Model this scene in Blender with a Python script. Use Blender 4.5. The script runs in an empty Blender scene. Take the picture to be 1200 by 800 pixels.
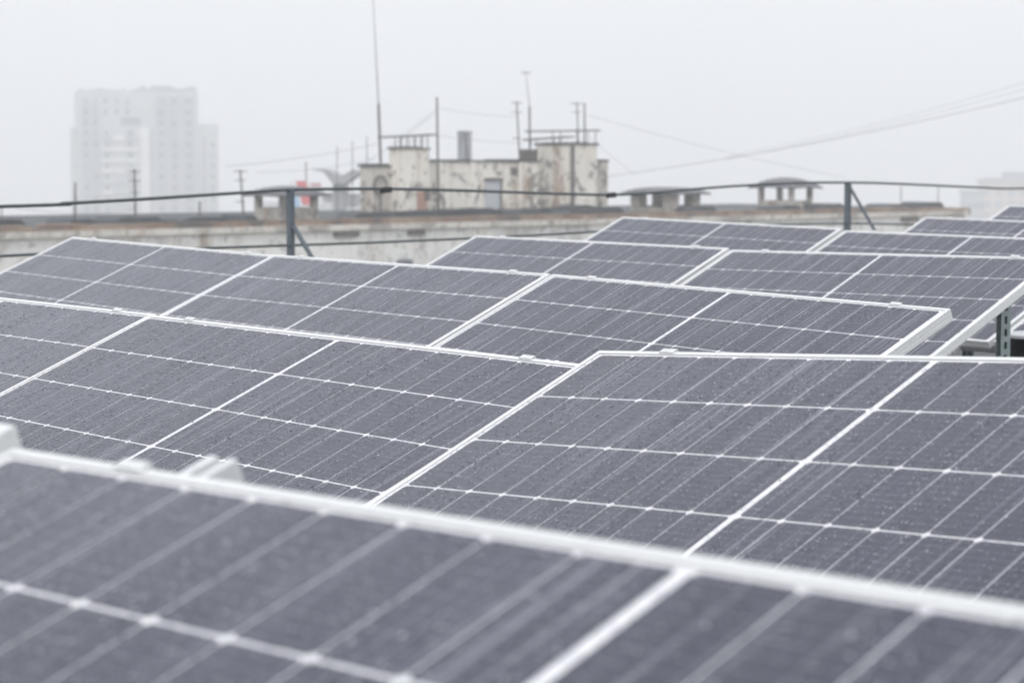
import bpy, math, random
from mathutils import Matrix, Vector

random.seed(7)
S = bpy.context.scene
COL = S.collection
R = math.radians
EYE = 1.3                       # camera height above the flat roof (m)

# ------------------------------------------------------------------ camera
FPX, PITCH, ROLL = 2523.14, -0.0806819, 0.0025474      # focal length in px of a 1200 px wide picture
cam_d = bpy.data.cameras.new('camera')
cam_d.sensor_width = 36.0
cam_d.lens = FPX / 1200 * 36.0
cam_d.clip_start = 0.05
cam_d.clip_end = 6000
cam_d.dof.use_dof = True
cam_d.dof.focus_distance = 5.3
cam_d.dof.aperture_fstop = 6.0
cam_d.dof.aperture_blades = 7
cam = bpy.data.objects.new('camera', cam_d)
COL.objects.link(cam)
cam.matrix_world = (Matrix.Translation((0, 0, EYE)) @ Matrix.Rotation(math.pi / 2 + PITCH, 4, 'X')
                    @ Matrix.Rotation(ROLL, 4, 'Z'))
S.camera = cam

# ------------------------------------------------------------------ sky, sun, exposure
SUN_EL, SUN_AZ = R(58), R(200)
world = bpy.data.worlds.new('World')
S.world = world
world.use_nodes = True
wn = world.node_tree
wn.nodes.clear()
wo = wn.nodes.new('ShaderNodeOutputWorld')
wb = wn.nodes.new('ShaderNodeBackground')
sky = wn.nodes.new('ShaderNodeTexSky')
sky.sky_type = 'NISHITA'
sky.sun_disc = False
sky.sun_elevation = SUN_EL
sky.sun_rotation = SUN_AZ
sky.air_density = 1.0
sky.dust_density = 4.0
hs = wn.nodes.new('ShaderNodeHueSaturation')
hs.inputs['Saturation'].default_value = 0.12          # overcast: the blue is gone
wmix = wn.nodes.new('ShaderNodeMixRGB')
wmix.inputs[0].default_value = 0.72                    # an even cloud deck over the clear-sky gradient
wmix.inputs[2].default_value = (6.3, 6.45, 6.8, 1)
wb.inputs['Strength'].default_value = 0.12
wn.links.new(sky.outputs[0], hs.inputs['Color'])
wn.links.new(hs.outputs[0], wmix.inputs[1])
wtc = wn.nodes.new('ShaderNodeTexCoord')
wno = wn.nodes.new('ShaderNodeTexNoise')
wno.inputs['Scale'].default_value = 2.2; wno.inputs['Detail'].default_value = 3
wr = wn.nodes.new('ShaderNodeMapRange')
for _k, _v in zip(('From Min', 'From Max', 'To Min', 'To Max'), (.3, .7, .93, 1.07)): wr.inputs[_k].default_value = _v
wmul = wn.nodes.new('ShaderNodeVectorMath'); wmul.operation = 'SCALE'
wn.links.new(wtc.outputs['Generated'], wno.inputs['Vector'])
wn.links.new(wno.outputs['Fac'], wr.inputs['Value'])
wn.links.new(wmix.outputs[0], wmul.inputs[0])
wn.links.new(wr.outputs[0], wmul.inputs['Scale'])
wn.links.new(wmul.outputs[0], wb.inputs['Color'])
wn.links.new(wb.outputs[0], wo.inputs['Surface'])

sun_d = bpy.data.lights.new('sun', 'SUN')
sun_d.energy = 0.5
sun_d.angle = R(40)
sun_d.color = (1.0, 0.97, 0.93)
sun = bpy.data.objects.new('sun', sun_d)
COL.objects.link(sun)
_sd = Vector((math.sin(SUN_AZ) * math.cos(SUN_EL), math.cos(SUN_AZ) * math.cos(SUN_EL), math.sin(SUN_EL)))
sun.rotation_euler = _sd.to_track_quat('Z', 'Y').to_euler()
sun.location = (0, 0, 60)

S.view_settings.view_transform = 'Standard'
S.view_settings.look = 'None'
S.view_settings.gamma = 1.0
S.view_settings.exposure = 0.80
S.render.engine = 'CYCLES'
S.cycles.use_denoising = True
S.cycles.volume_bounces = 5
S.cycles.max_bounces = 8
S.cycles.filter_width = 1.5

HAZE_DENSITY = 0.0021

# ------------------------------------------------------------------ helpers
def tag(o, label=None, cat=None, group=None, kind=None):
    if label: o['label'] = label
    if cat: o['category'] = cat
    if group: o['group'] = group
    if kind: o['kind'] = kind
    return o

def empty(name, loc=(0, 0, 0), rot=(0, 0, 0)):
    o = bpy.data.objects.new(name, None)
    o.empty_display_size = 0.2
    COL.objects.link(o)
    o.location = loc
    o.rotation_euler = rot
    return o

class MB:
    """collects shapes and links them as ONE mesh object"""
    def __init__(self):
        self.v, self.f, self.uv = [], [], None
    def add(self, vs, fs):
        b = len(self.v)
        self.v += [tuple(x) for x in vs]
        self.f += [tuple(i + b for i in f) for f in fs]
        return self
    def box(self, x0, x1, y0, y1, z0, z1, M=None):
        vs = [Vector((x, y, z)) for z in (z0, z1) for x, y in ((x0, y0), (x1, y0), (x1, y1), (x0, y1))]
        if M is not None: vs = [M @ q for q in vs]
        return self.add(vs, [(3, 2, 1, 0), (4, 5, 6, 7), (0, 1, 5, 4), (1, 2, 6, 5), (2, 3, 7, 6), (3, 0, 4, 7)])
    def bar(self, p, q, w, h=None, up=(0, 0, 1)):
        p, q = Vector(p), Vector(q)
        h = h or w
        d = (q - p).normalized()
        up = Vector(up)
        if abs(d.dot(up)) > .98: up = Vector((0.8, 0.6, 0))
        s = d.cross(up).normalized(); u = s.cross(d).normalized()
        vs = []
        for c in (p, q):
            for a, b in ((-1, -1), (1, -1), (1, 1), (-1, 1)):
                vs.append(c + s * a * w / 2 + u * b * h / 2)
        return self.add(vs, [(3, 2, 1, 0), (4, 5, 6, 7), (0, 1, 5, 4), (1, 2, 6, 5), (2, 3, 7, 6), (3, 0, 4, 7)])
    def tube(self, pts, r, n=8, r2=None):
        pts = [Vector(p) for p in pts]
        k = len(pts); vs = []; fs = []
        for i, p in enumerate(pts):
            d = (pts[min(i + 1, k - 1)] - pts[max(i - 1, 0)]).normalized()
            up = Vector((0, 0, 1)) if abs(d.z) < .9 else Vector((1, 0, 0))
            s = d.cross(up).normalized(); u = s.cross(d)
            rr = r if r2 is None else r + (r2 - r) * i / (k - 1)
            vs += [p + (s * math.cos(t) + u * math.sin(t)) * rr for t in (2 * math.pi * j / n for j in range(n))]
        for i in range(k - 1):
            for j in range(n):
                a, b = i * n + j, i * n + (j + 1) % n
                fs.append((a, b, b + n, a + n))
        fs.append(tuple(range(n - 1, -1, -1))); fs.append(tuple(range((k - 1) * n, k * n)))
        return self.add(vs, fs)
    def lathe(self, prof, c=(0, 0, 0), n=32):
        vs, fs = [], []
        for r, z in prof:
            vs += [(c[0] + r * math.cos(2 * math.pi * j / n), c[1] + r * math.sin(2 * math.pi * j / n), c[2] + z) for j in range(n)]
        for i in range(len(prof) - 1):
            for j in range(n):
                a, b = i * n + j, i * n + (j + 1) % n
                fs.append((a, b, b + n, a + n))
        fs.append(tuple(range(n - 1, -1, -1))); fs.append(tuple(range((len(prof) - 1) * n, len(prof) * n)))
        return self.add(vs, fs)
    def prism(self, poly, y0, y1):
        """outline in x,z pushed from y0 to y1"""
        n = len(poly)
        vs = [(x, y0, z) for x, z in poly] + [(x, y1, z) for x, z in poly]
        fs = [tuple(range(n)), tuple(range(2 * n - 1, n - 1, -1))]
        fs += [(i, i + n, (i + 1) % n + n, (i + 1) % n) for i in range(n)]
        return self.add(vs, fs)
    def mesh(self, name, mat, smooth=False):
        m = bpy.data.meshes.new(name)
        m.from_pydata(self.v, [], self.f)
        for x in (mat if isinstance(mat, (list, tuple)) else [mat]): m.materials.append(x)
        m.validate(); m.update()
        if smooth:
            for p in m.polygons: p.use_smooth = True
        return m
    def build(self, name, mat, parent=None, smooth=False):
        return link(name, self.mesh(name, mat, smooth), parent)

def link(name, mesh, parent=None):
    o = bpy.data.objects.new(name, mesh)
    COL.objects.link(o)
    if parent: o.parent = parent
    return o

# a pixel of the 1200x800 photograph -> a ray; used once, when measuring where a thing stands
def ray(px, py):
    x, y = px - 600, py - 400
    c, s = math.cos(-ROLL), math.sin(-ROLL)
    x, y = (c * x - s * y) / FPX, (s * x + c * y) / FPX
    cp, sp = math.cos(PITCH), math.sin(PITCH)
    return Vector((x, cp + sp * y, sp - cp * y))
def at(px, py, Y):
    d = ray(px, py)
    return d * (Y / d.y) + Vector((0, 0, EYE))
def on_line(px, py, P, W):
    """where the pixel's ray meets the vertical plane through P along W -> (s, z)"""
    d = ray(px, py)
    k = (P[0] * W[1] - P[1] * W[0]) / (d.x * W[1] - d.y * W[0])
    q = d * k
    return (q.x - P[0]) * W[0] + (q.y - P[1]) * W[1], q.z + EYE

# ------------------------------------------------------------------ materials
class NT:
    def __init__(self, name):
        self.m = bpy.data.materials.new(name)
        self.m.use_nodes = True
        self.t = self.m.node_tree
        self.b = self.t.nodes['Principled BSDF']
    def n(self, kind, **kw):
        o = self.t.nodes.new(kind)
        for k, v in kw.items(): setattr(o, k, v)
        return o
    def put(self, sock, v):
        if hasattr(v, 'is_linked') or hasattr(v, 'links'): self.t.links.new(v, sock)
        else: sock.default_value = v
    def math(self, op, a, b=0.0, c=None, clamp=False):
        o = self.n('ShaderNodeMath', operation=op, use_clamp=clamp)
        self.put(o.inputs[0], a); self.put(o.inputs[1], b)
        if c is not None: self.put(o.inputs[2], c)
        return o.outputs[0]
    def step(self, v, lo, hi, o0=0.0, o1=1.0):
        o = self.n('ShaderNodeMapRange', interpolation_type='SMOOTHSTEP')
        self.put(o.inputs['Value'], v)
        for k, x in zip(('From Min', 'From Max', 'To Min', 'To Max'), (lo, hi, o0, o1)): o.inputs[k].default_value = x
        return o.outputs['Result']
    def mix(self, f, a, b):
        o = self.n('ShaderNodeMixRGB')
        self.put(o.inputs[0], f)
        for s, v in ((o.inputs[1], a), (o.inputs[2], b)):
            self.put(s, v if not isinstance(v, tuple) else (*v[:3], 1))
        return o.outputs[0]
    def scale(self, vec, s, off=None):
        o = self.n('ShaderNodeMapping')
        self.t.links.new(vec, o.inputs['Vector'])
        o.inputs['Scale'].default_value = s
        if off is not None: self.put(o.inputs['Location'], off)
        return o.outputs[0]
    def noise(self, vec, sc, det=2, rough=.5, dist=0.0):
        o = self.n('ShaderNodeTexNoise')
        self.t.links.new(vec, o.inputs['Vector'])
        o.inputs['Scale'].default_value = sc; o.inputs['Detail'].default_value = det
        o.inputs['Roughness'].default_value = rough; o.inputs['Distortion'].default_value = dist
        return o.outputs['Fac']
    def bump(self, h, dist=1.0, strength=1.0):
        o = self.n('ShaderNodeBump')
        o.inputs['Strength'].default_value = strength
        o.inputs['Distance'].default_value = dist
        self.t.links.new(h, o.inputs['Height'])
        self.t.links.new(o.outputs[0], self.b.inputs['Normal'])
    def done(self, color, rough=.6, metal=0.0, spec=.5):
        self.put(self.b.inputs['Base Color'], color if not isinstance(color, tuple) else (*color[:3], 1))
        self.put(self.b.inputs['Roughness'], rough); self.put(self.b.inputs['Metallic'], metal)
        self.put(self.b.inputs['Specular IOR Level'], spec)
        return self.m
    def pos(self): return self.n('ShaderNodeTexCoord').outputs['Object']

def mottled(name, a, b, sc=3.0, rough=.7, metal=0.0, c=None, csc=9.0, clo=.6, bump=0.0, stretch=None):
    t = NT(name)
    p = t.pos()
    if stretch: p = t.scale(p, stretch)
    n = t.noise(p, sc, 4, .6)
    col = t.mix(t.step(n, .3, .7), a, b)
    if c is not None:
        n2 = t.noise(p, csc, 5, .65)
        col = t.mix(t.step(n2, clo, clo + .12), col, c)
    if bump: t.bump(t.noise(p, sc * 8, 4), bump)
    return t.done(col, rough, metal)

# --- the glass face: dark cells or white back sheet under wet, streaked glass
PITCH_U, PITCH_V, GAP_M, PW, PH = 0.0925, 0.1835, 0.012, 1.722, 1.134
MU, MV = (PW - 18 * PITCH_U - GAP_M) / 2, (PH - 6 * PITCH_V) / 2

def glass_material(name, cell):
    t = NT(name)
    uv = t.n('ShaderNodeUVMap', uv_map='face').outputs[0]
    rnd = t.n('ShaderNodeObjectInfo').outputs['Random']
    off = t.n('ShaderNodeCombineXYZ')
    t.put(off.inputs[0], t.math('MULTIPLY', rnd, 37.0)); t.put(off.inputs[1], t.math('MULTIPLY', rnd, 91.0))
    add = t.n('ShaderNodeVectorMath', operation='ADD')
    t.put(add.inputs[0], uv); t.put(add.inputs[1], off.outputs[0])
    P = add.outputs[0]
    sep = t.n('ShaderNodeSeparateXYZ'); t.put(sep.inputs[0], uv)
    u, v = sep.outputs[0], sep.outputs[1]
    # dried and wet runs down the slope
    s1 = t.noise(t.scale(P, (75, 1.3, 1)), 1.0, 2, .55)
    s2 = t.noise(t.scale(P, (210, 2.6, 1)), 1.0, 2, .5)
    s3 = t.noise(t.scale(P, (9, 1.1, 1)), 1.0, 2, .5)
    streak = t.math('ADD', t.math('MULTIPLY', t.step(s1, .55, .70), .9), t.math('MULTIPLY', t.step(s2, .55, .68), .6))
    s4 = t.noise(t.scale(P, (34, .8, 1)), 1.0, 3, .6)
    streak = t.math('ADD', streak, t.math('MULTIPLY', t.step(s4, .50, .74), .42))
    streak = t.math('MULTIPLY', streak, t.step(s3, .36, .62, .3, 1.0), clamp=True)
    # rain drops of two sizes; where a run has washed the glass they are fewer
    def drops(sc, keep):
        vo = t.n('ShaderNodeTexVoronoi', feature='F1')
        t.put(vo.inputs['Vector'], P); vo.inputs['Scale'].default_value = sc; vo.inputs['Randomness'].default_value = 1.0
        d = t.math('DIVIDE', vo.outputs['Distance'], 1.0)
        sc_ = t.n('ShaderNodeSeparateXYZ'); t.put(sc_.inputs[0], vo.outputs['Color'])
        rad = t.math('MULTIPLY_ADD', sc_.outputs[0], .34, .10)
        on = t.math('LESS_THAN', sc_.outputs[1], keep)
        q = t.math('SUBTRACT', 1.0, t.math('POWER', t.math('DIVIDE', d, rad), 2.0), clamp=True)
        return t.math('MULTIPLY', t.math('SQRT', q), on), sc_.outputs[2]
    d1, c1 = drops(115, .85)
    d2, c2 = drops(230, .85)
    h = t.math('ADD', t.math('MULTIPLY', d1, .0003), t.math('MULTIPLY', d2, .0006))
    h = t.math('MULTIPLY', h, t.step(streak, .1, .6, 1.0, .45))
    t.bump(h, 1.0, 1.0)
    wet = t.math('MAXIMUM', t.math('GREATER_THAN', d1, .05), t.math('GREATER_THAN', d2, .05))
    if cell:
        # ten bus bars per cell row and a very slight tone shift from cell to cell
        vv = t.math('FRACT', t.math('DIVIDE', t.math('SUBTRACT', v, MV), PITCH_V / 10))
        bus = t.math('LESS_THAN', t.math('ABSOLUTE', t.math('SUBTRACT', vv, .5)), .035)
        wn_ = t.n('ShaderNodeTexWhiteNoise', noise_dimensions='2D')
        cv = t.n('ShaderNodeCombineXYZ')
        t.put(cv.inputs[0], t.math('FLOOR', t.math('DIVIDE', t.math('SUBTRACT', u, MU), PITCH_U)))
        t.put(cv.inputs[1], t.math('ADD', t.math('FLOOR', t.math('DIVIDE', t.math('SUBTRACT', v, MV), PITCH_V)), t.math('MULTIPLY', rnd, 50.0)))
        t.put(wn_.inputs['Vector'], cv.outputs[0])
        base = t.mix(wn_.outputs['Value'], (.010, .0135, .034), (.017, .021, .046))
        base = t.mix(t.math('MULTIPLY', bus, .22), base, (.34, .34, .36))
        fog = t.step(t.noise(P, 420, 2), .35, .65, .005, .045)
        film = t.math('MULTIPLY_ADD', streak, .36, fog)
        film = t.math('MULTIPLY', film, t.math('MULTIPLY_ADD', wet, -.4, 1.0))
        base = t.mix(film, base, (.42, .425, .475))
    else:
        n = t.noise(P, 60, 3)
        base = t.mix(t.step(n, .35, .7), (.74, .74, .76), (.66, .66, .69))
        base = t.mix(t.math('MULTIPLY', wet, .15), base, (.30, .30, .34))
    rough = t.math('MULTIPLY_ADD', streak, .22, .16)
    return t.done(base, rough, 0.0, .5)

M = {}
M['cell'] = glass_material('wet_cell', True)
M['sheet'] = glass_material('wet_back_sheet', False)
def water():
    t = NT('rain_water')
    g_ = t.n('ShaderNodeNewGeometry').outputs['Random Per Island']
    col = t.mix(t.step(g_, .30, .95), (.030, .034, .046), (.46, .465, .51))  # pale beads: bright sky seen through the drop, painted into the base colour
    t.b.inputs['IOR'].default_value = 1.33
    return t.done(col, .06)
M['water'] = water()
def alu():
    t = NT('anodised_aluminium')
    p = t.pos()
    n = t.noise(t.scale(p, (3, 60, 60)), 1.0, 3)
    col = t.mix(n, (.69, .705, .70), (.78, .79, .785))
    d = t.noise(p, 130, 2)
    col = t.mix(t.step(d, .6, .7), col, (.62, .63, .65))
    t.bump(t.noise(p, 220, 2), .0004)
    return t.done(col, .42, .35)
M['alu'] = alu()
M['clamp'] = mottled('clamp_aluminium', (.62, .63, .635), (.74, .75, .75), 40, .45, .3)
M['galv'] = mottled('galvanised_steel', (.66, .67, .68), (.78, .79, .80), 30, .5, .5, (.4, .41, .42), 60, .62)
M['strut'] = mottled('slotted_strut_steel', (.27, .33, .33), (.36, .42, .42), 25, .5, .4, (.2, .23, .23), 50, .62)
M['fence'] = mottled('grey_blue_paint', (.085, .105, .125), (.12, .14, .16), 25, .5, 0, (.2, .2, .21), 60, .66)
M['cable'] = mottled('dark_cable', (.045, .06, .065), (.075, .09, .095), 20, .55)
M['black'] = mottled('black_plastic', (.008, .009, .011), (.016, .017, .02), 12, .4)
M['lid'] = mottled('pale_grey_plastic', (.42, .44, .46), (.55, .56, .58), 10, .45)
M['deck'] = mottled('wet_roofing_felt', (.045, .046, .05), (.085, .085, .09), 1.2, .55, 0, (.15, .15, .15), 5, .62, .004)
M['ground'] = mottled('city_ground', (.12, .125, .12), (.24, .24, .235), .02, .9, 0, (.05, .07, .04), .05, .55)

def wall_paint(name, a, b, stain, dark, ssc=.6, rust=(.30, .19, .11), amt=1.0):
    """old lime-washed wall: blotches, rain runs below the top, bare grey patches and a little rust"""
    t = NT(name)
    p = t.pos()
    col = t.mix(t.step(t.noise(p, .35, 5, .6), .35, .65), a, b)
    runs = t.noise(t.scale(p, (2.2, 2.2, .16)), 1.0, 5, .6, .4)
    col = t.mix(t.math('MULTIPLY', t.step(runs, .50, .68), .65 * amt), col, stain)
    pat = t.noise(p, ssc, 6, .68, .8)
    col = t.mix(t.math('MULTIPLY', t.step(pat, .53, .62), .85 * amt), col, dark)
    chips = t.noise(p, 3.4, 5, .6)
    col = t.mix(t.math('MULTIPLY', t.step(chips, .57, .62), .7 * amt), col, (.20, .19, .18))
    rr = t.noise(t.scale(p, (1.3, 1.3, .3)), .9, 4, .6)
    col = t.mix(t.math('MULTIPLY', t.step(rr, .57, .67), .6 * amt), col, rust)
    t.bump(t.noise(p, 14, 4), .02)
    return t.done(col, .9)
M['cream'] = wall_paint('stained_cream_plaster', (.82, .785, .715), (.73, .69, .62), (.46, .39, .31), (.17, .155, .145), .9, (.34, .21, .13), 1.0)
M['grey_plaster'] = wall_paint('weathered_grey_plaster', (.60, .56, .50), (.48, .45, .41), (.30, .27, .23), (.12, .11, .10), .8)
M['facade'] = wall_paint('pale_facade_render', (.84, .825, .79), (.76, .75, .72), (.54, .51, .47), (.42, .40, .38), .25, (.45, .38, .30), .7)
M['beam'] = wall_paint('concrete_cornice', (.68, .65, .59), (.57, .55, .50), (.36, .33, .30), (.24, .22, .20), .5, (.34, .22, .13), .8)
M['rust'] = mottled('rusty_flashing', (.23, .135, .09), (.44, .35, .27), 1.6, .8, 0, (.13, .11, .10), .8, .5)
M['felt'] = mottled('dark_bitumen', (.026, .034, .040), (.055, .064, .072), .8, .7, 0, (.2, .2, .2), 2.0, .64)
M['shaft'] = wall_paint('ventilation_shaft_render', (.50, .46, .40), (.38, .36, .33), (.28, .25, .22), (.15, .14, .13), .9)
M['cap'] = mottled('tin_cap', (.09, .095, .105), (.15, .155, .165), .9, .6, .2)
M['iron'] = mottled('dark_iron', (.085, .085, .09), (.13, .125, .12), 3, .7)
M['flue'] = mottled('tin_flue', (.30, .31, .33), (.46, .47, .49), 3, .45, .4, (.16, .16, .17), 2.0, .58, 0, (1, 1, .25))
M['door'] = mottled('blue_grey_door', (.44, .47, .50), (.52, .545, .57), 2, .6)
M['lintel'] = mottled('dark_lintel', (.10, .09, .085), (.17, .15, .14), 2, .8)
M['tower'] = mottled('pale_tower_panel', (.44, .455, .455), (.53, .54, .535), .08, .85)
M['tower_dark'] = mottled('tower_loggia_panel', (.28, .29, .31), (.36, .37, .39), .1, .8)
M['tower_light'] = mottled('tower_white_strip', (.74, .74, .72), (.78, .78, .77), .1, .85)
M['pane'] = mottled('far_window_glass', (.10, .115, .14), (.16, .18, .20), .2, .25)
M['pane_pale'] = mottled('far_window_pale', (.24, .26, .29), (.30, .32, .35), .2, .3)
M['tower_bay'] = mottled('tower_bay_panel', (.33, .345, .36), (.39, .40, .41), .1, .85)
M['pylon'] = mottled('grey_cladding', (.30, .305, .32), (.38, .385, .40), .3, .7)
M['white'] = mottled('white_cladding', (.68, .68, .69), (.76, .76, .76), .3, .7)
M['red'] = mottled('red_banner', (.56, .12, .13), (.62, .16, .17), .6, .6)
M['blue'] = mottled('pale_blue_banner', (.25, .42, .62), (.33, .50, .68), .6, .6)
M['peach'] = mottled('peach_render', (.60, .48, .42), (.56, .47, .42), .1, .85)
M['brick'] = mottled('dull_red_roof', (.33, .18, .14), (.42, .25, .19), .5, .8)

# ------------------------------------------------------------------ ground, own roof
GZ = -24.0
g = MB(); g.add([(-610, -110, GZ), (610, -110, GZ), (610, 890, GZ), (-610, 890, GZ)], [(0, 1, 2, 3)])
tag(g.build('ground', M['ground']), kind='structure')

FP, FW = Vector((-1.44, 14.0)), Vector((.637, .771))           # the railing's line along the roof edge
FN = Vector((FW.y, -FW.x))                                     # towards the panels
def fpt(t, off=0.0): return FP + FW * t + FN * off
a, b = fpt(-26, -.45), fpt(30, -.45); c, d = fpt(30, 16), fpt(-26, 16)
rf = MB(); rf.add([(a.x, a.y, 0), (b.x, b.y, 0), (c.x, c.y, 0), (d.x, d.y, 0)], [(0, 3, 2, 1)])
tag(rf.build('flat_roof', M['deck']), kind='structure')
bb = MB()
bb.add([(p.x, p.y, z) for z in (GZ + .01, -.006) for p in (a, b, c, d)],
       [(0, 1, 5, 4), (1, 2, 6, 5), (2, 3, 7, 6), (3, 0, 4, 7)])
tag(bb.build('host_building_walls', M['facade']), kind='structure')

# ------------------------------------------------------------------ solar panels
def frame_mesh():
    prof = [(0.0, -.0009), (.0009, 0.0), (.0105, 0.0), (.0112, -.0008), (.0112, -.0060), (.0030, -.0060), (.0030, -.0325),
            (.0280, -.0325), (.0280, -.0350), (0.0, -.0350), (0.0, -.0240), (.0013, -.0232), (.0013, -.0208), (0.0, -.0200),
            (0.0, -.0128), (.0011, -.0122), (.0011, -.0102), (0.0, -.0096)]
    m = MB(); k = len(prof)
    for cx, cy, sx, sy in ((0, 0, 1, -1), (PW, 0, -1, -1), (PW, -PH, -1, 1), (0, -PH, 1, 1)):
        m.v += [(cx + sx * i, cy + sy * i, z) for i, z in prof]
    for e in range(4):
        for j in range(k):
            j2 = (j + 1) % k; A, B = e * k, ((e + 1) % 4) * k
            m.f.append((A + j, B + j, B + j2, A + j2))
    return m.mesh('frame', M['alu'])

def face_mesh():
    m = MB(); mats = []; ZG = -.0022
    def quad(pts, mi, z):
        m.add([(x, -y, z) for x, y in pts], [tuple(range(len(pts) - 1, -1, -1))]); mats.append(mi)
    i = .0127
    quad([(i, i), (PW - i, i), (PW - i, PH - i), (i, PH - i)], 1, ZG)
    cg, rg, ch = .0011, .0021, .0058
    for r in range(6):
        for k in range(18):
            x0 = MU + k * PITCH_U + (GAP_M if k >= 9 else 0) + cg; x1 = x0 + PITCH_U - 2 * cg
            y0 = MV + r * PITCH_V + rg; y1 = y0 + PITCH_V - 2 * rg
            quad([(x0 + ch, y0), (x1 - ch, y0), (x1, y0 + ch), (x1, y1 - ch), (x1 - ch, y1), (x0 + ch, y1), (x0, y1 - ch), (x0, y0 + ch)], 0, ZG + .0003)
    # under side
    i = .0290
    quad([(i, PH - i), (PW - i, PH - i), (PW - i, i), (i, i)], 1, -.0058)
    me = m.mesh('glass_face', [M['cell'], M['sheet']])
    for p, q in zip(me.polygons, mats): p.material_index = q
    uv = me.uv_layers.new(name='face')
    for l in me.loops:
        co = me.vertices[l.vertex_index].co
        uv.data[l.index].uv = (co.x, -co.y)
    return me

def clamp_mesh():
    m = MB()     # an end clamp: a lip over the frame, a back leg down to the rail, a bolt head
    m.box(-.019, .019, -.0095, .0055, .0006, .0030); m.box(-.019, .019, .0025, .0062, -.036, .0006)
    m.lathe([(.0055, 0), (.0055, .0012), (.004, .0018)], (0, -.003, .0030), 8)
    return m.mesh('clamp', M['clamp'])

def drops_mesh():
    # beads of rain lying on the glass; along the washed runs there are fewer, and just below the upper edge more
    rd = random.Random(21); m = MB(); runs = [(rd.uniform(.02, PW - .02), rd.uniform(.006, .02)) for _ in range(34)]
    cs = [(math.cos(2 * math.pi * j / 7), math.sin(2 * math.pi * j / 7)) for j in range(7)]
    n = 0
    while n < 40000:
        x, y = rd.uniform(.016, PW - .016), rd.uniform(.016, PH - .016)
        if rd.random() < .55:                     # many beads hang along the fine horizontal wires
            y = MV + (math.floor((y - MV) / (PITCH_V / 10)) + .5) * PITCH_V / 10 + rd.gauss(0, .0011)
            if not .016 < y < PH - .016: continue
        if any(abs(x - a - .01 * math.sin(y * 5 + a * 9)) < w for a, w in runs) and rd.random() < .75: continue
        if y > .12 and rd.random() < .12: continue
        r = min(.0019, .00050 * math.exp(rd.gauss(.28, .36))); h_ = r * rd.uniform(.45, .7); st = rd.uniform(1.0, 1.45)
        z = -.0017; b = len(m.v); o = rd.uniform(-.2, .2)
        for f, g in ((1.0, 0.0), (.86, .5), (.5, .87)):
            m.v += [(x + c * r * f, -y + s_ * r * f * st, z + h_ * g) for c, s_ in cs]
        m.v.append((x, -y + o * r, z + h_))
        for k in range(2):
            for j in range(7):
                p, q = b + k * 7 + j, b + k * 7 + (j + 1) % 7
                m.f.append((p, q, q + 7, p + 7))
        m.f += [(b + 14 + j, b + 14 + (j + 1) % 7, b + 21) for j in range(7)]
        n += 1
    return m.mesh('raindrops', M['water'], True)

DROPS = drops_mesh()
FRAME, FACE, CLAMP = frame_mesh(), face_mesh(), clamp_mesh()
PANEL_GROUP = 'solar panels tilted in rows on the flat roof'

def strut_leg(top, foot_z, yaw, mat, name, parent):
    """slotted angle strut: a front plate with real slots and a side flange, on a foot plate (all local to the roof)"""
    m = MB(); T = Matrix.Translation((top.x, top.y, 0)) @ Matrix.Rotation(yaw, 4, 'Z')
    z0, z1 = foot_z, top.z
    m.box(-.020, -.006, -.0025, 0, z0 + .004, z1, T); m.box(.006, .020, -.0025, 0, z0 + .004, z1, T)
    z = z1 - .012; 
    hi = z1
    while z > z0 + .05:
        m.box(-.006, .006, -.0024, -.0001, z, hi, T)
        hi = z - .028; z = hi - .022
    m.box(-.006, .006, -.0024, -.0001, z0 + .004, max(hi, z0 + .01), T)
    m.box(.0175, .020, 0, .0375, z0 + .004, z1, T); m.box(-.020, .020, .0375, .04, z0 + .004, z1, T)
    m.box(-.06, .06, -.05, .07, z0, z0 + .004, T)
    # link in world space, then hang it under the tilted panel without moving it
    o = m.build(name, mat)
    o.parent = parent
    o.matrix_parent_inverse = parent.matrix_basis.inverted()
    return o

def solar_panel(loc, rot, label, ext=(.0, .0), rear=(.12, .12), rail_in=.20):
    e = empty('solar_panel', (loc[0], loc[1], loc[2] + EYE), rot)
    tag(e, label, 'solar panel', PANEL_GROUP)
    W = e.matrix_basis
    link('frame', FRAME, e); link('glass_face', FACE, e)
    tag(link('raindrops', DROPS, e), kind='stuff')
    for k, u in enumerate((.20, PW - .20)):
        cl = link('clamp', CLAMP, e); cl.location = (u, .0005, 0)
        cl = link('clamp', CLAMP, e); cl.location = (u, -PH - .0005, 0); cl.rotation_euler = (0, 0, math.pi)
        if k: u = PW - rail_in
        m = MB(); y1, y0 = ext[k] + .008, -PH - .05        # U rail running up the slope
        m.box(u - .020, u + .020, y0, y1, -.0600, -.0575); m.box(u - .021, u - .0085, y0, y1, -.0575, -.0355); m.box(u + .0085, u + .021, y0, y1, -.0575, -.0355)
        m.build('mounting_rail', M['galv'], e)
        p = W @ Vector((u, -rear[k], -.0615))
        strut_leg(p, 0.0, R(14), M['strut'], 'rear_leg', e)
        p = W @ Vector((u, -PH + .10, -.1015))
        strut_leg(p, 0.0, R(14), M['strut'], 'front_leg', e)
    m = MB()
    m.box(.03, PW - .03, -PH + .075, -PH + .078, -.101, -.061); m.box(.03, PW - .03, -PH + .078, -PH + .118, -.0638, -.061)
    m.box(.03, PW - .03, -PH + .078, -PH + .118, -.101, -.0982)
    m.build('support_beam', M['galv'], e)
    return e

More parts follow.
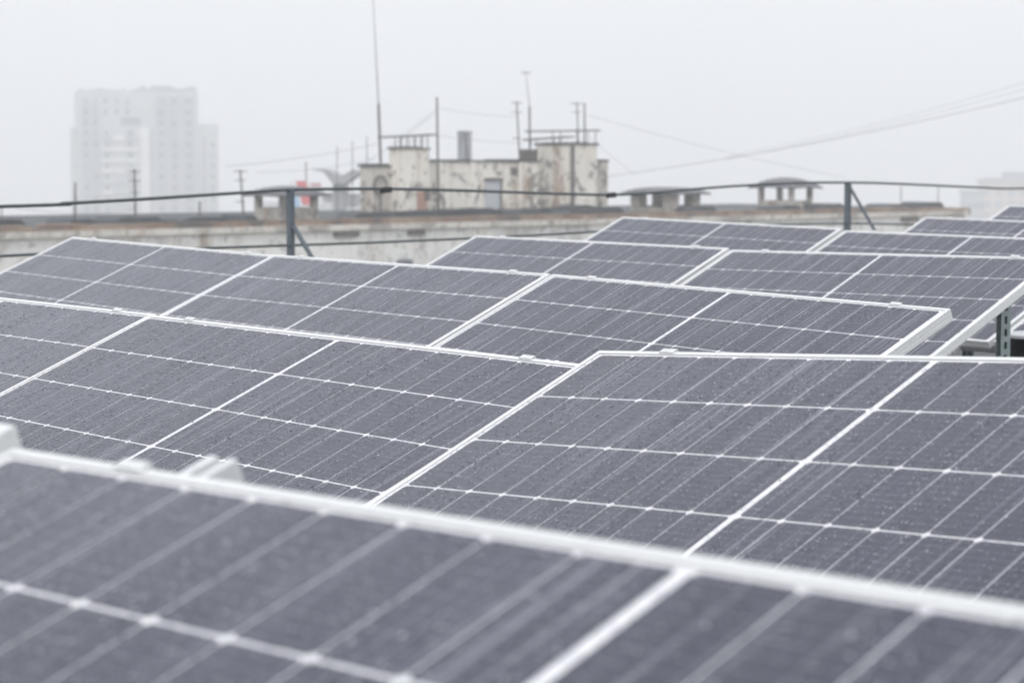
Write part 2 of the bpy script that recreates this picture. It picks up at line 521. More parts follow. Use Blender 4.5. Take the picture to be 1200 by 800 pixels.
PANELS = {
 'A':  ((-0.4786, 2.0511, -0.2688), (0.35093, -0.00880, -0.78595), 'large blurred solar panel filling the bottom of the picture, nearest to the camera', (.085, .02)),
 'B0': ((-2.0472, 7.0291, -0.3877), (0.40125, 0.00168, -0.87651), 'solar panel cut by the left picture edge, in the second row from the camera', (.0, .0)),
 'B1': ((-0.9644, 5.7151, -0.3924), (0.38935, 0.00722, -0.85592), 'rain-speckled solar panel left of the level-topped one, a rail end poking past its upper edge', (.0, .055)),
 'D':  ((0.1762, 4.3385, -0.3683), (0.40065, -0.05508, -0.86109), 'sharp rain-speckled solar panel with a level top edge at the right, second nearest', (.0, .0)),
 'C0': ((-2.0705, 10.1552, -0.3313), (0.40053, 0.01728, -0.87859), 'leftmost solar panel of the long third row, its top corner against the beige wall', (.0, .0)),
 'C1': ((-0.9747, 8.8119, -0.3581), (0.40458, 0.00631, -0.87269), 'middle solar panel of the third row, directly below the railing post with brace', (.0, .0)),
 'C2': ((0.1422, 7.4627, -0.3685), (0.40479, 0.01816, -0.8683), 'rightmost solar panel of the third row, its grooved frame end showing', (.0, .0)),
 'E0': ((-0.1863, 11.0641, -0.3487), (0.39743, 0.00838, -0.82135), 'solar panel behind the long third row, first of the fourth row, below the plaster penthouse', (.0, .0)),
 'E1': ((0.9939, 9.7566, -0.3697), (0.406, -0.012, -0.83432), 'wide solar panel at right held by the slotted post, last of the fourth row', (.0, .0)),
 'F0': ((0.6792, 13.3034, -0.3027), (0.40052, 0.01912, -0.83097), 'far solar panel below the two arched vent shafts, first of the fifth row', (.0, .0)),
 'F1': ((1.8516, 11.9832, -0.345), (0.4036, 0.0084, -0.84019), 'far solar panel right under the second railing post, its lower edge near the black drum', (.0, .0)),
 'G':  ((2.7259, 14.2326, -0.3196), (0.40318, 0.01316, -0.84596), 'small far solar panel at the right below the end of the beige building', (.0, .0)),
}
def along(key, du, dz=0.0, dn=0.0, rot=None):
    l, r = PANELS[key][0], PANELS[key][1]
    return (l[0] + math.cos(r[2]) * du - math.sin(r[2]) * dn, l[1] + math.sin(r[2]) * du + math.cos(r[2]) * dn, l[2] + dz), rot or r
l, r = along('F1', 1.752, -.012)
PANELS['F2'] = (l, r, 'far solar panel cut by the right picture edge behind the slotted post and drum', (.0, .0))
hq = at(1182, 240.4, 16.4) - Vector((0, 0, EYE))
PANELS['H'] = (tuple(hq), PANELS['G'][1], 'farthest solar panel, only its corner showing at the right picture edge', (.0, .0))
l, r = along('A', -1.737, .004, .012)
PANELS['A0'] = (l, r, 'blurred solar panel corner at the lower left picture edge beside the nearest panel', (.02, .02))
for key, (l, r, lab, ext) in PANELS.items():
    solar_panel(l, r, lab, ext, (.12, .27) if key == 'E1' else (.12, .12), .085 if key == 'E1' else .20)

# ------------------------------------------------------------------ black drum under the array
bp = at(1222, 390.5, 9.35)
dr = empty('plastic_drum', (bp.x, bp.y, 0)); tag(dr, 'black plastic drum with pale grey lid standing behind the slotted panel post', 'drum')
hz = bp.z
MB().lathe([(.135, 0), (.145, .01), (.156, .16), (.160, .17), (.156, .18), (.158, .36), (.162, .37), (.158, .38), (.155, hz - .03), (.16, hz - .024), (.16, hz - .016)], n=40).build('drum_body', M['black'], dr, True)
MB().lathe([(.163, hz - .0155), (.163, hz - .004), (.158, hz), (.140, hz), (.137, hz - .004), (.02, hz - .004)], n=40).build('lid', M['lid'], dr)

# ------------------------------------------------------------------ roof-edge railing
rail = empty('roof_railing', (FP.x, FP.y, 0)); tag(rail, 'dark roof-edge railing of braced square posts joined by two sagging cables', 'railing')
def fplane(px, py):
    s, z = on_line(px, py, FP, FW)
    q = FP + FW * s
    return Vector((q.x - FP.x, q.y - FP.y, z))
def smooth(pts, n=6):
    out = []
    P = [pts[0]] + list(pts) + [pts[-1]]
    for i in range(1, len(P) - 2):
        for k in range(n):
            t = k / n
            a, b, c, d = P[i - 1], P[i], P[i + 1], P[i + 2]
            out.append(.5 * ((2 * b) + (c - a) * t + (2 * a - 5 * b + 4 * c - d) * t * t + (3 * b - a - 3 * c + d) * t ** 3))
    out.append(pts[-1]); return out
POSTS = [0.0]
s2, _ = on_line(993.5, 230, FP, FW); POSTS.append(s2)
POSTS += [s2 + 7, -7.2]
tops = {0.0: fplane(340, 222).z, s2: fplane(993.5, 213.5).z}
for t in POSTS:
    q = FW * t; zt = tops.get(t, 1.14)
    yaw = math.atan2(FW.y, FW.x)
    T = Matrix.Translation((q.x, q.y, 0)) @ Matrix.Rotation(yaw, 4, 'Z')
    w = .019 if t == 0 else .0235
    m = MB(); m.box(-w, w, -w, w, .006, zt + .004, T)
    m.box(-.07, .07, -.07, .07, 0, .006, T)
    m.build('post', M['fence'], rail)
    top = Vector((q.x, q.y, zt - (.24 if t == 0 else .06))) + Vector((FN.x, FN.y, 0)) * .03
    foot = Vector((q.x, q.y, .0)) + Vector((FN.x, FN.y, 0)) * .78
    foot.z = .012
    MB().bar(top, foot, .022, .022).build('brace', M['fence'], rail)
endL = Vector((FW.x * -7.2, FW.y * -7.2, 1.02)); endR = Vector((FW.x * (s2 + 7), FW.y * (s2 + 7), 1.12))
up = [endL] + [fplane(*p) for p in ((2, 242), (75, 238.5), (150, 234.5), (220, 230), (290, 225.5), (340, 222.5), (400, 221.5), (460, 221.5), (530, 223), (600, 225.3), (660, 227.3), (716, 228.3), (762, 226.3),
      (800, 222.8), (845, 219.2), (880, 217), (935, 214.4), (993.5, 214), (1040, 215), (1100, 217.6), (1150, 219.8), (1199, 220.8))] + [endR]
MB().tube(smooth(up), .0105, 8).build('cable', M['cable'], rail, True)
lo = [endL - Vector((0, 0, .3))] + [fplane(*p) for p in ((2, 300), (60, 298.5), (200, 292.5), (340, 287.5), (430, 284.5), (500, 281.5), (560, 279), (640, 275), (700, 271.5), (800, 266.5), (900, 263.5), (993.5, 262), (1060, 263), (1150, 265))] + [endR - Vector((0, 0, .36))]
MB().tube(smooth(lo), .0085, 8).build('cable', M['cable'], rail, True)
for px, py in ((716, 229), (452, 223)):
    q = fplane(px, py); MB().bar(q - Vector((.03, .035, .0)), q + Vector((.03, .035, .004)), .03, .04).build('cable_tie', M['black'], rail)

# ------------------------------------------------------------------ the beige building across the gap
r0, r1 = at(0, 262, 60), at(1137, 239.5, 95)
BP = Vector((r0.x, r0.y)); BW = (Vector((r1.x, r1.y)) - BP); BLEN = BW.length; BW.normalize()
BNV = Vector((-BW.y, BW.x))                                    # away from the camera
BANG = math.atan2(BW.y, BW.x)
ZC = (r0.z + r1.z) / 2 - .10                                         # cornice top
def bs(px, py, t=0.0):
    """pixel on the vertical plane t metres behind the facade -> (s, z) in the building's frame"""
    return on_line(px, py, BP + BNV * t, BW)
B = empty('apartment_block', (BP.x, BP.y, 0), (0, 0, BANG))
tag(B, 'long beige roof-level block with rusty cornice and stained plaster penthouse across the gap', 'building')
S0, S1 = -14.0, BLEN
m = MB(); m.box(S0, S1 - .75, .14, 13, GZ + .01, ZC - .385); m.build('facade_wall', M['facade'], B)
m = MB(); m.box(S0, S1, -.05, 13.2, ZC - .34, ZC - .16); m.box(S0, S1 - .35, .06, 13.1, ZC - .384, ZC - .341)
m.build('cornice', M['beam'], B)
m = MB(); m.box(S0, S1 - .02, -.03, .55, ZC - .157, ZC - .04); x = S0
while x < S1 - 2:
    w = random.uniform(1.2, 3.4)
    m.box(x, min(x + w, S1 - .1), -.045, .5, ZC - .012, ZC + random.uniform(.0, .05)); x += w + random.uniform(.05, .7)
m.build('flashing', M['rust'], B)
m = MB(); m.box(S0, S1 - .4, .56, 12.9, ZC - .157, ZC - .03); m.build('roof', M['felt'], B)
# wall piers and the dark patches under the cornice
for px in (238, 560, 872, 1062, 1122):
    s, _ = bs(px, 275, .3)
    MB().box(s - .2, s + .2, .07, .139, GZ + .02, ZC - .39).build('pier', M['beam'], B)
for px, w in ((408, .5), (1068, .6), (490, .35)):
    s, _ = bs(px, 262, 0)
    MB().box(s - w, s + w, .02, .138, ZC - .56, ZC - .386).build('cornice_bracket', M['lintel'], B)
for px in (470, 950):                                           # small openings just under the eaves
    s, z = bs(px, 304, .3); MB().box(s - .35, s + .35, .11, .139, z - .45, z).build('window', M['pane'], B)
# bitumen slabs lying along the edge
for a_, b_ in ((-10, 28), (80, 112), (134, 190), (214, 272), (286, 300), (606, 640), (662, 716), (812, 838), (914, 938), (962, 988), (1040, 1062), (1082, 1104)):
    s_, z_ = bs(a_, 255, .7); e_, _ = bs(b_, 255, .7)
    m = MB(); h = random.uniform(.16, .24); n = 7; pts = []
    for i in range(n + 1):
        f = i / n; pts.append((s_ + (e_ - s_) * f, ZC + h * (.75 + .25 * random.random()) * (1 if 0 < i < n else .35)))
    m.prism([(s_, ZC - .03)] + pts + [(e_, ZC - .03)], .62, 1.9)
    m.build('roofing_slab', M['felt'], B)
# felt upstand heaped along the foot of the penthouse
m = MB(); s_, _ = bs(404, 250, 2.0); e_, _ = bs(724, 250, 2.0); pts = []
for i in range(41):
    f = i / 40; pts.append((s_ + (e_ - s_) * f, ZC + .16 + .06 * math.sin(f * 9) * math.sin(f * 23 + 1) + .07 * random.random() * (f > .1) + .03 * (f > .75) - .22 * (i in (0, 40))))
m.prism([(s_, ZC - .03)] + pts + [(e_, ZC - .03)], 1.6, 2.6); m.build('felt_upstand', M['felt'], B)

# --- penthouse blocks (parts): the left end wall is seen too, so each has its back-left, near and right corner
def depth_to(px, s_, t0):
    c = BP + BW * s_ + BNV * t0; k = (px - 600) / FPX
    return t0 + (k * c.y - c.x) / (BNV.x - k * BNV.y)
def block(name, pxback, pxcorner, pxright, pytop, t0, mat, over=.06, capm='felt', depth=None):
    s_, z_ = bs(pxcorner, pytop, t0); e_, _ = bs(pxright, pytop, t0)
    t1 = depth if depth else depth_to(pxback, s_, t0)
    m = MB(); m.box(s_, e_, t0, t1, ZC - .03, z_ - .07)
    o = m.build(name, M[mat], B)
    c = MB(); n = 8
    for i in range(n):
        x0, x1 = s_ - over + (e_ - s_ + 2 * over) * i / n, s_ - over + (e_ - s_ + 2 * over) * (i + 1) / n
        c.box(x0, x1, t0 - over, t1 + over, z_ - .069, z_ + random.uniform(-.035, .035))
    k = c.build('coping', M[capm], o)
    return o, s_, e_, z_, t1
PW1, *_ = block('penthouse_wing', 422, 437, 461, 193, 3.0, 'grey_plaster')
PT1, t1s, t1e, t1z, t1d = block('penthouse_tower', 456, 467, 503, 172.5, 2.6, 'cream', .04, 'lintel')
PM, ms, me_, mz, md = block('penthouse_wall', 0, 498, 630, 187, 3.0, 'cream', .07, 'felt', 4.3)
PT2, t2s, t2e, t2z, t2d = block('penthouse_tower', 627, 667, 700, 167.5, 2.5, 'cream', .05, 'felt')
PW2, *_ = block('penthouse_wing', 0, 699, 712.5, 187.5, 3.2, 'grey_plaster', .03, 'lintel', 4.2)
# plaster pilasters and buttress of the wall
for px, w in ((517, .18), (555, .16), (612, .2)):
    s, _ = bs(px, 210, 2.95); MB().box(s - w, s + w, 2.93, 2.999, ZC - .02, mz - .08).build('pilaster', M['cream'], PM)
MB().tube([(t2s + .12, 2.42, ZC), (t2s + .12, 2.42, t2z - .1)], .06, 8).build('drainpipe', M['iron'], PT2)
# door with lintel
s_, z_ = bs(568.5, 212, 2.98); e_, zb = bs(585.5, 244, 2.98)
dm = MB().box(s_, e_, 2.955, 2.998, ZC, z_).build('door', M['door'], B)
MB().box(s_ - .07, e_ + .10, 2.90, 2.954, z_, z_ + .1).build('lintel', M['lintel'], dm)
MB().box(e_, e_ + .07, 2.92, 2.9985, ZC, z_ - .002).build('jamb', M['lintel'], dm)
# broken opening at the foot of the first tower
s_, z_ = bs(489, 225, 2.58); e_, _ = bs(500, 225, 2.58)
MB().box(s_, e_, 2.56, 2.598, ZC, z_).build('opening', M['brick'], PT1)
MB().box(e_ - .12, e_ + .12, 2.52, 2.559, z_ - .3, z_ + .15).build('vent_grille', M['lintel'], PT1)
s_, z_ = bs(604, 201, 2.98)
MB().box(s_ - .22, s_ + .18, 2.97, 2.999, z_ - .14, z_ + .14).build('vent_hole', M['lintel'], PM)
# pipe racks standing on the two towers
def rack(pxs, py, base_z, t, dt, legs, parent=None):
    m = MB(); (sa, za), (sb, zb) = bs(pxs[0], py[0], t), bs(pxs[1], py[1], t)
    for k in (0, dt):
        m.bar((sa, t + k, za), (sb, t + k, zb), .075, .06)
        for px in legs:
            s, _ = bs(px, py[0], t); f = (s - sa) / (sb - sa); zt = za + (zb - za) * f
            m.bar((s, t + k, base_z), (s, t + k, zt), .032)
    return m.build('pipe_rack', M['iron'], parent)
rack((449, 510), (161, 158), t1z, 2.75, .25, (469, 476, 485, 493, 501), PT1)
rack((625, 703), (154, 153), t2z, 2.9, .4, (657, 685, 698), PT2)
rack((620, 672), (164, 160.5), t2z - .1, 3.4, .3, (629, 656), PT2)
# chunk beside the second tower, twin tin flue, round dish
s_, z_ = bs(620, 175, 3.6); e_, _ = bs(628, 175, 3.6)
MB().box(s_, e_ + .1, 3.6, 4.1, mz - .05, z_).build('chimney', M['lintel'], PM)
for pa, pb in ((537.5, 544.5), (545, 551.5)):
    s_, z_ = bs(pa, 153.5, 3.6); e_, _ = bs(pb, 153.5, 3.6); rr = (e_ - s_) / 2
    MB().lathe([(rr, mz - .05), (rr, z_ - .12), (rr * 1.12, z_ - .1), (rr * 1.12, z_), (rr * .8, z_), (rr * .8, z_ - .3)], ((s_ + e_) / 2, 3.6, 0), 20).build('flue', M['flue'], PM)

# --- ventilation shafts with domed caps (parts of the block)
def vent_shaft(px0, pxc, px1, ycap_c, ycap_e, t0, legs, legw, low_wall, flat=2.1):
    """pixel of the back-left corner, of the near corner and of the right corner of the pillars"""
    s0, ze = bs(pxc, ycap_e, t0); s1, _ = bs(px1, ycap_e, t0); t1 = depth_to(px0, s0, t0)
    _, zc_ = bs(pxc, ycap_c, t0)
    o = MB().box(s0, s1, t0, t1, ZC - .02, ZC + low_wall).build('vent_shaft', M['shaft'], B)
    c = MB(); n = 12; ov = .28
    for z_off in (0, -.09):
        for i in range(n + 1):
            for j in range(n + 1):
                a_, b_ = 2 * i / n - 1, 2 * j / n - 1
                zz = ze + (zc_ - ze) * (1 - max(abs(a_), abs(b_)) ** flat * .75 - .25 * (a_ * a_ + b_ * b_) / 2)
                c.v.append((s0 - ov + (s1 - s0 + 2 * ov) * i / n, t0 - ov + (t1 - t0 + 2 * ov) * j / n, zz + z_off))
    N = (n + 1) ** 2
    for i in range(n):
        for j in range(n):
            q = i * (n + 1) + j
            c.f.append((q, q + n + 1, q + n + 2, q + 1)); c.f.append((N + q, N + q + 1, N + q + n + 2, N + q + n + 1))
    for i in range(n):
        for q, d_ in ((i, 1), (n * (n + 1) + i, 1), (i * (n + 1), n + 1), (i * (n + 1) + n, n + 1)):
            c.f.append((q, q + d_, q + d_ + N, q + N))
    c.build('cap', M['cap'], o)
    zt = ze - .05
    for px in legs:
        s, _ = bs(px, 240, t0); s = min(max(s, s0 + legw / 2), s1 - legw / 2)
        for tt in (t0, t1 - legw):
            MB().box(s - legw / 2, s + legw / 2, tt + .004, tt + legw - .004, ZC + low_wall + .002, zt).build('pillar', M['shaft'], o)
    return o
vent_shaft(298, 331, 373, 218.0, 228, 1.6, (331, 373), .2, .36)
vent_shaft(738, 787, 821, 219.5, 226, 1.6, (787, 821), .46, .14, 3.5)
vent_shaft(887, 928, 953, 208.0, 219, 1.6, (928, 953), .2, .34)
# ------------------------------------------------------------------ masts and aerials on that roof
def bw(s, t, z):                                               # building frame -> world
    q = BP + BW * s + BNV * t
    return Vector((q.x, q.y, z))
MAST_GROUP = 'aerial masts on the roof across the gap'
def mast(label, px, py0, py1, t, r, base, arms=(), whip=None, lean=0.0):
    s, zt = bs(px[0], py0, t)
    sb, _ = bs(px[1], py1, t)
    p = bw(sb, t, base); q = bw(s, t, zt)
    e = empty('aerial_mast', p); tag(e, label, 'aerial mast', MAST_GROUP)
    if whip:
        sw, zw = bs(whip[0], whip[1], t); k = bw(sw, t, zw)
        MB().tube([(0, 0, 0), k - p], r, 8).build('pole', M['iron'], e)
        MB().tube([k - p, q - p], r * .5, 6, r * .22).build('whip', M['iron'], e)
    else:
        MB().tube([(0, 0, 0), q - p], r, 8, r * .8).build('pole', M['iron'], e)
    for dz, half in arms:
        c = q - p + Vector((0, 0, -dz)); d = Vector((BW.x, BW.y, 0))
        mb = MB(); mb.bar(c - d * half, c + d * half, .03, .03)
        for f in (-.8, -.3, .3, .8):
            n = Vector((BNV.x, BNV.y, 0)) * .16
            mb.bar(c + d * half * f - n, c + d * half * f + n, .022, .022)
        mb.build('aerial', M['iron'], e)
    return e
mast('tallest whip aerial rising out of the picture top above the plaster penthouse', (437, 447), -6, 195, 3.3, .045, ZC + 1.0, (), (443.5, 122))
mast('plain thick mast beside the first cream tower, with wires tied near its top', (512, 514), 114, 188, 2.75, .042, ZC)
mast('slim mast with small yagi aerial on top, left of the second cream tower', (605.5, 609), 119, 188, 3.7, .03, mz - .05, ((.05, .17), (.4, .13), (1.35, .07)))
mast('tall two-stage mast with forked tip against the second cream tower', (616, 621), 83, 178, 3.4, .036, mz - .05, ((.08, .14),), (620.5, 125))
mast('mast with wide aerial above the pipe rack, left of a close pair', (676, 678), 120, 167, 3.4, .026, t2z - .03, ((.05, .22), (.38, .1)))
mast('bare mast above the pipe rack, right of a close pair', (685, 685), 121, 167, 3.2, .036, t2z - .03)
mast('mast with two small aerials standing in front of the hazy tower block', (157.5, 159), 198, 262, 1.2, .034, ZC - .03, ((.08, .10), (.36, .13), (.7, .06)))
mast('mast with flat aerial standing just right of the hazy tower block', (281.5, 286), 199, 258, 1.2, .032, ZC - .03, ((.05, .17), (.33, .1), (1.0, .07)))
mast('short bare mast at the left foot of the hazy tower block', (88, 88), 214, 262, 1.2, .034, ZC - .03)
mast('short stub mast at the right foot of the hazy tower block', (234, 234), 236, 258, 1.2, .034, ZC - .03)
for px, y0 in ((395, 172), (413, 166), (430, 160)):
    lab = {395: 'faint thin mast above the butterfly-roofed pylon', 413: 'faint thin mast between the butterfly-roofed pylon and the plaster penthouse', 430: 'faint thin mast directly above the grey penthouse wing'}[px]
    mast(lab, (px, px), y0, 250, 11.0, .018, ZC - .03)
mast('thin wire mast with stay at the far left picture edge', (2, 2), 243, 262, 1.2, .02, ZC - .03)
mast('thin stayed mast on the roof left of the beige building end', (1056, 1056), 218, 240, 1.2, .022, ZC + .0)
mast('thin stayed mast nearest the right end of the beige building', (1100, 1099), 216, 238, 1.2, .02, ZC + .0)
# round dish in front of the grey wing
s_, z_ = bs(446, 217, 2.9); dp = bw(s_, 2.9, ZC - .03)
sd = empty('satellite_dish', dp, (0, 0, BANG)); tag(sd, 'round satellite dish on a pole before the grey penthouse wing', 'satellite dish')
MB().tube([(0, 0, 0), (0, 0, z_ - ZC - .1)], .03, 8).build('pole', M['iron'], sd)
dz = z_ - ZC + .03
mb = MB()
rings = [(.0, .06), (.14, .045), (.24, .0), (.26, -.01)]
for i, (rr, yy) in enumerate(rings):
    mb.v += [(rr * math.cos(2 * math.pi * j / 20), yy, dz + rr * 1.15 * math.sin(2 * math.pi * j / 20)) for j in range(20)]
for i in range(3):
    for j in range(20):
        a_, b_ = i * 20 + j, i * 20 + (j + 1) % 20; mb.f.append((a_, b_, b_ + 20, a_ + 20))
o = mb.build('dish', M['shaft'], sd, True)
mb = MB()
for j in range(20):
    a0, a1 = 2 * math.pi * j / 20, 2 * math.pi * (j + 1) / 20
    mb.bar((.27 * math.cos(a0), -.01, dz + .31 * math.sin(a0)), (.27 * math.cos(a1), -.01, dz + .31 * math.sin(a1)), .05, .05, (0, 1, 0))
mb.build('rim', M['iron'], sd)

# ------------------------------------------------------------------ wires
def wire(label, p, q, sag, r):
    p, q = Vector(p), Vector(q); pts = []
    for i in range(21):
        f = i / 20; k = p.lerp(q, f); k.z -= sag * 4 * f * (1 - f); pts.append(k - p)
    o = MB().tube(pts, r, 5).build('overhead_wire', M['iron'], None, True); o.location = p
    tag(o, label, 'wire', 'overhead wires in the haze'); return o
wire('thickest overhead wire sweeping up to the right picture edge', at(712, 206.5, 74), at(1215, 111, 66), .2, .0075)
wire('faint overhead wire just above the thickest one at the right', at(850, 187, 74), at(1215, 101, 66), .12, .004)
wire('uppermost faint overhead wire at the right picture edge', at(850, 184, 74), at(1215, 93, 66), .14, .0038)
wire('thin wire falling from the second tower to the arched vent shaft', at(688, 135, 79), at(990, 208, 84), .12, .005)
wire('thin wire falling steeply from the second tower mast', at(690, 160, 79), at(745, 205, 80), .05, .005)
wire('upper thin wire running from the left aerials to the whip aerial', at(265, 195, 64), at(446, 168, 72), .08, .006)
wire('lower thin wire sloping to the penthouse from the left aerials', at(300, 202, 66), at(440, 186, 72), .1, .005)
wire('steep stay wire from the thick mast down to the grey penthouse wing', at(512, 131, 75), at(402, 206, 71), .1, .006)
wire('second stay wire close beside the steep one', at(512, 127, 75), at(468, 160, 73), .04, .0045)
wire('nearly level wire between the thick mast and the yagi mast', at(515, 127, 75), at(606, 137, 78), .06, .0045)
wire('level lower wire passing behind the twin tin flue', at(500, 157, 75), at(612, 168, 78), .05, .005)
wire('slack thin wire above the roof at the far left', at(18, 244, 62), at(160, 246, 66), .12, .006)

# ------------------------------------------------------------------ buildings beyond, fading in the haze
# butterfly-roofed pylon
py = empty('pylon_building', at(395, 262, 150), (0, 0, 0)); py.location.z = GZ
tag(py, 'grey pylon building with a spreading butterfly roof left of the penthouse', 'building')
def pl(px, yy): 
    q = at(px, yy, 150); return q.x - py.location.x, q.z - GZ
x0, za = pl(391, 206); x1, _ = pl(405, 206); xl, zl = pl(366, 198.5); xr, zr = pl(424, 199.5); _, zs = pl(0, 233); xa, zw = pl(382, 236); xb, _ = pl(416, 236)
MB().box(x0, x1, -.8, 3, 0, za).build('shaft', M['pylon'], py)
xm = (x0 + x1) / 2 + .15
MB().prism([(xl, zl), (xl + 1.1, zl + .02), (xm, za - .1), (xr - .6, zr), (xr, zr), (xr, zr - .12), (xm + .3, za - .55), (xm - .5, za - .55), (xl + .9, zl - .2)], -1.6, 4).build('roof', M['pylon'], py)
MB().box(xa, x0 - .02, -.6, 3, 0, zw).build('wing', M['white'], py); MB().box(x1 + .02, xb + .6, -.6, 3, 0, zw - .3).build('wing', M['white'], py)
MB().box(xa - .2, x0 - .01, -.7, 3.1, zw + .01, zw + .55).build('parapet', M['pylon'], py); MB().box(x1 + .01, xb + .2, -.7, 3.1, zw - .28, zw + .5).build('parapet', M['pylon'], py)
# advertising hoarding with slanted coloured bands
hp = at(360, 262, 135); hd = empty('billboard', (hp.x, hp.y, GZ)); tag(hd, 'billboard with slanted red and pale blue bands behind the left vent shaft', 'billboard')
def hl(px, yy):
    q = at(px, yy, 135); return q.x - hp.x, q.z - GZ
def band(name, poly, mat, y0, y1): return MB().prism([hl(*p) for p in poly], y0, y1).build(name, M[mat], hd)
band('panel', [(339, 243), (339, 213), (376, 213), (376, 243)], 'white', 0, .25)
band('red_band', [(355, 240), (347, 212), (358, 212), (367, 240)], 'red', -.06, -.003)
band('blue_band', [(345, 242), (342, 229), (349, 229), (352, 242)], 'blue', -.06, -.003)
band('red_band', [(365, 217.5), (365, 215.5), (376, 215.5), (376, 217.5)], 'red', -.06, -.003)
xq, zq = hl(356, 245); MB().box(xq - .3, xq + .3, .05, .2, 0, zq - .1).build('pole', M['pylon'], hd)
mq = at(358, 190, 135); o = MB().tube([(0, 0, 0), (0, 0, mq.z - hp.z - 1.6)], .045, 6).build('aerial_mast', M['iron'])
o.location = (mq.x, mq.y + .4, hp.z + 1.6); tag(o, 'thin grey mast standing above the slanted red billboard band', 'aerial mast')

# hazy tower block
TD = 610.0
tb = at(172, 262, TD); TW = empty('tower_block', (tb.x, tb.y, GZ), (0, 0, R(14)))
tag(TW, 'pale many-storey tower block fading in the haze at the left', 'building')
k = TD / FPX
def tx(px): return (px - 172) * k
def tz(yy): return at(172, yy, TD).z - GZ
def tbox(name, a_, b_, yt, y0, y1, mat, par=TW, zb=0.0):
    return MB().box(tx(a_), tx(b_), y0, y1, zb, tz(yt)).build(name, M[mat], par)
tbox('main_wall', 95, 233, 108, 0, 24, 'tower')
tbox('wing', 88.5, 94.9, 150, 1.5, 18, 'tower'); tbox('wing', 233.1, 257, 145, 1, 17, 'tower')
tbox('roof_parapet', 160, 232, 104, .8, 18, 'tower_dark', TW, tz(108) + .01)
tbox('roof_parapet', 96, 159.5, 106, .6, 18, 'tower', TW, tz(108) + .01)
for px, yt in ((170, 100.5), (188, 101), (205, 102), (216, 102.5)):
    MB().box(tx(px) - .8, tx(px) + .8, 3, 5, tz(105), tz(yt)).build('roof_vent', M['tower_dark'], TW)
MB().box(tx(165.5), tx(176), -.5, -.003, 0, tz(150)).build('stair_strip', M['tower_light'], TW)
MB().box(tx(177), tx(180.5), -.25, -.003, 0, tz(152)).build('dark_strip', M['tower_dark'], TW)
MB().box(tx(238.5), tx(242), .7, .997, 0, tz(160)).build('dark_strip', M['tower_dark'], TW)
MB().box(tx(143), tx(166), -.3, -.003, tz(147), tz(138)).build('loggia', M['pane'], TW)
for pa, pb, d_ in ((98.5, 108, .5), (109.5, 119, .7), (183, 196, .5), (199, 210.5, .8), (214.5, 229, .5)):     # shallow vertical bays
    MB().box(tx(pa), tx(pb), -d_, -.003, 0, tz(113 if pa > 150 else 121)).build('bay', M['tower_bay'], TW)
rw = random.Random(3)
for fl in range(12):
    yt = 116 + fl * 12.6
    cols = [(103.2, -.5, 2.6), (114.2, -.7, 2.6), (189.5, -.5, 3.2), (204.7, -.8, 3.0), (221.7, -.5, 3.6)]
    cols += [(126, 0, 1.8), (139, 0, 1.8), (151, 0, 1.8)] if fl <= 2 and fl != 2 else []
    if fl > 2: cols += [(127, 0, 2.0), (154, 0, 3.8), (250, 1.0, 2.4)]
    if fl % 3 == 0 and fl > 2: cols += [(92, 1.5, 1.6)]
    for px, yf, w in cols:
        if rw.random() < .08: continue
        w *= rw.uniform(.75, 1.05); hh = rw.choice((5.6, 6.4, 6.4, 7.6))
        MB().box(tx(px - w), tx(px + w), yf - .22, yf - .004, tz(yt + hh), tz(yt)).build('window', M[rw.choice(('pane', 'pane', 'pane', 'pane_pale'))], TW)
for fl in range(9):                                            # glazed balconies down the left half, each bay on its own
    yt = 153 + fl * 12.6
    for pa, pb in ((121, 133), (134.5, 147), (148.5, 163)):
        d_ = rw.uniform(.9, 1.4)
        MB().box(tx(pa), tx(pb), -d_, -.004, tz(yt + 11.6), tz(yt + rw.uniform(6.5, 8))).build('balcony', M[rw.choice(('tower_light', 'tower_light', 'tower', 'tower_bay'))], TW)
for pa, pb, yt in ((97, 101, 104), (118, 124, 103), (146, 150, 103.5), (222, 231, 101)):
    MB().box(tx(pa), tx(pb), 2, 6, tz(106 if pa < 160 else 104) + .02, tz(yt)).build('roof_vent', M['tower_bay'], TW)
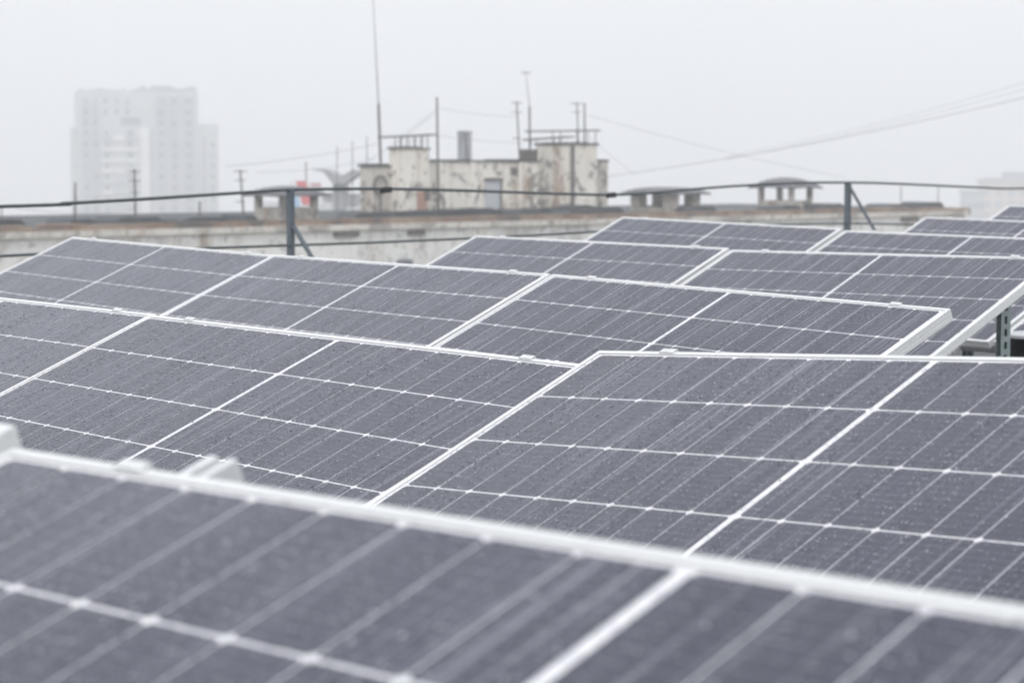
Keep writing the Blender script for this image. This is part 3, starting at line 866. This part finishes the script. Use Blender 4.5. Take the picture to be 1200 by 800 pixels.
tbox('roof_house', 182, 206, 99.5, 6, 16, 'tower_bay', TW, tz(104) + .02)
tbox('roof_house', 110, 135, 104, 6, 16, 'tower', TW, tz(106) + .02)

# hazy blocks at the right edge
def far_block(px0, px1, yt, D, mat, label, step_=None, wins=0):
    q = at((px0 + px1) / 2, 245, D); e = empty('distant_building', (q.x, q.y, GZ), (0, 0, R(-10)))
    tag(e, label, 'building'); kk = D / FPX
    z = at(600, yt, D).z - GZ; w = (px1 - px0) * kk / 2
    MB().box(-w, w, 0, 22, 0, z).build('wall', M[mat], e)
    MB().box(-w - .4, w + .4, -.4, 22.4, z + .01, z + .9).build('parapet', M['tower_bay' if wins else 'tower_light'], e)
    if step_:
        for a_, b_, ys in step_:
            zz = at(600, ys, D).z - GZ
            MB().box(-w + 2 * w * a_, -w + 2 * w * b_, 3, 16, z + .92, zz).build('roof_house', M['tower_dark'], e)
    for i in range(wins):
        for j in range(5):
            cx = -w + (i + .5) * 2 * w / wins
            MB().box(cx - 1, cx + 1, -.15, -.003, z - 4 - j * 3.4, z - 2.3 - j * 3.4).build('window', M['pane_pale'], e)
    return e
far_block(1150, 1262, 212, 640, 'peach', 'pale peach block fading in the haze at the right edge', ((.05, .22, 207), (.24, .9, 200)), 8)
far_block(1128, 1152, 226, 560, 'tower', 'low pale hazy block just beyond the end of the beige building', None, 3)
far_block(300, 420, 244, 420, 'white', 'low hazy white block between the vent shaft and the pylon', None, 9)

# ------------------------------------------------------------------ the air
hm = bpy.data.materials.new('haze'); hm.use_nodes = True
nt = hm.node_tree; nt.nodes.clear()
ho = nt.nodes.new('ShaderNodeOutputMaterial'); pv = nt.nodes.new('ShaderNodeVolumePrincipled')
pv.inputs['Color'].default_value = (.985, .99, 1.0, 1)
pv.inputs['Density'].default_value = HAZE_DENSITY
pv.inputs['Anisotropy'].default_value = 0.35
nt.links.new(pv.outputs[0], ho.inputs['Volume'])
h = MB(); h.box(-620, 620, -120, 900, GZ - 1.0, 62.0)
tag(h.build('haze', hm), kind='stuff')
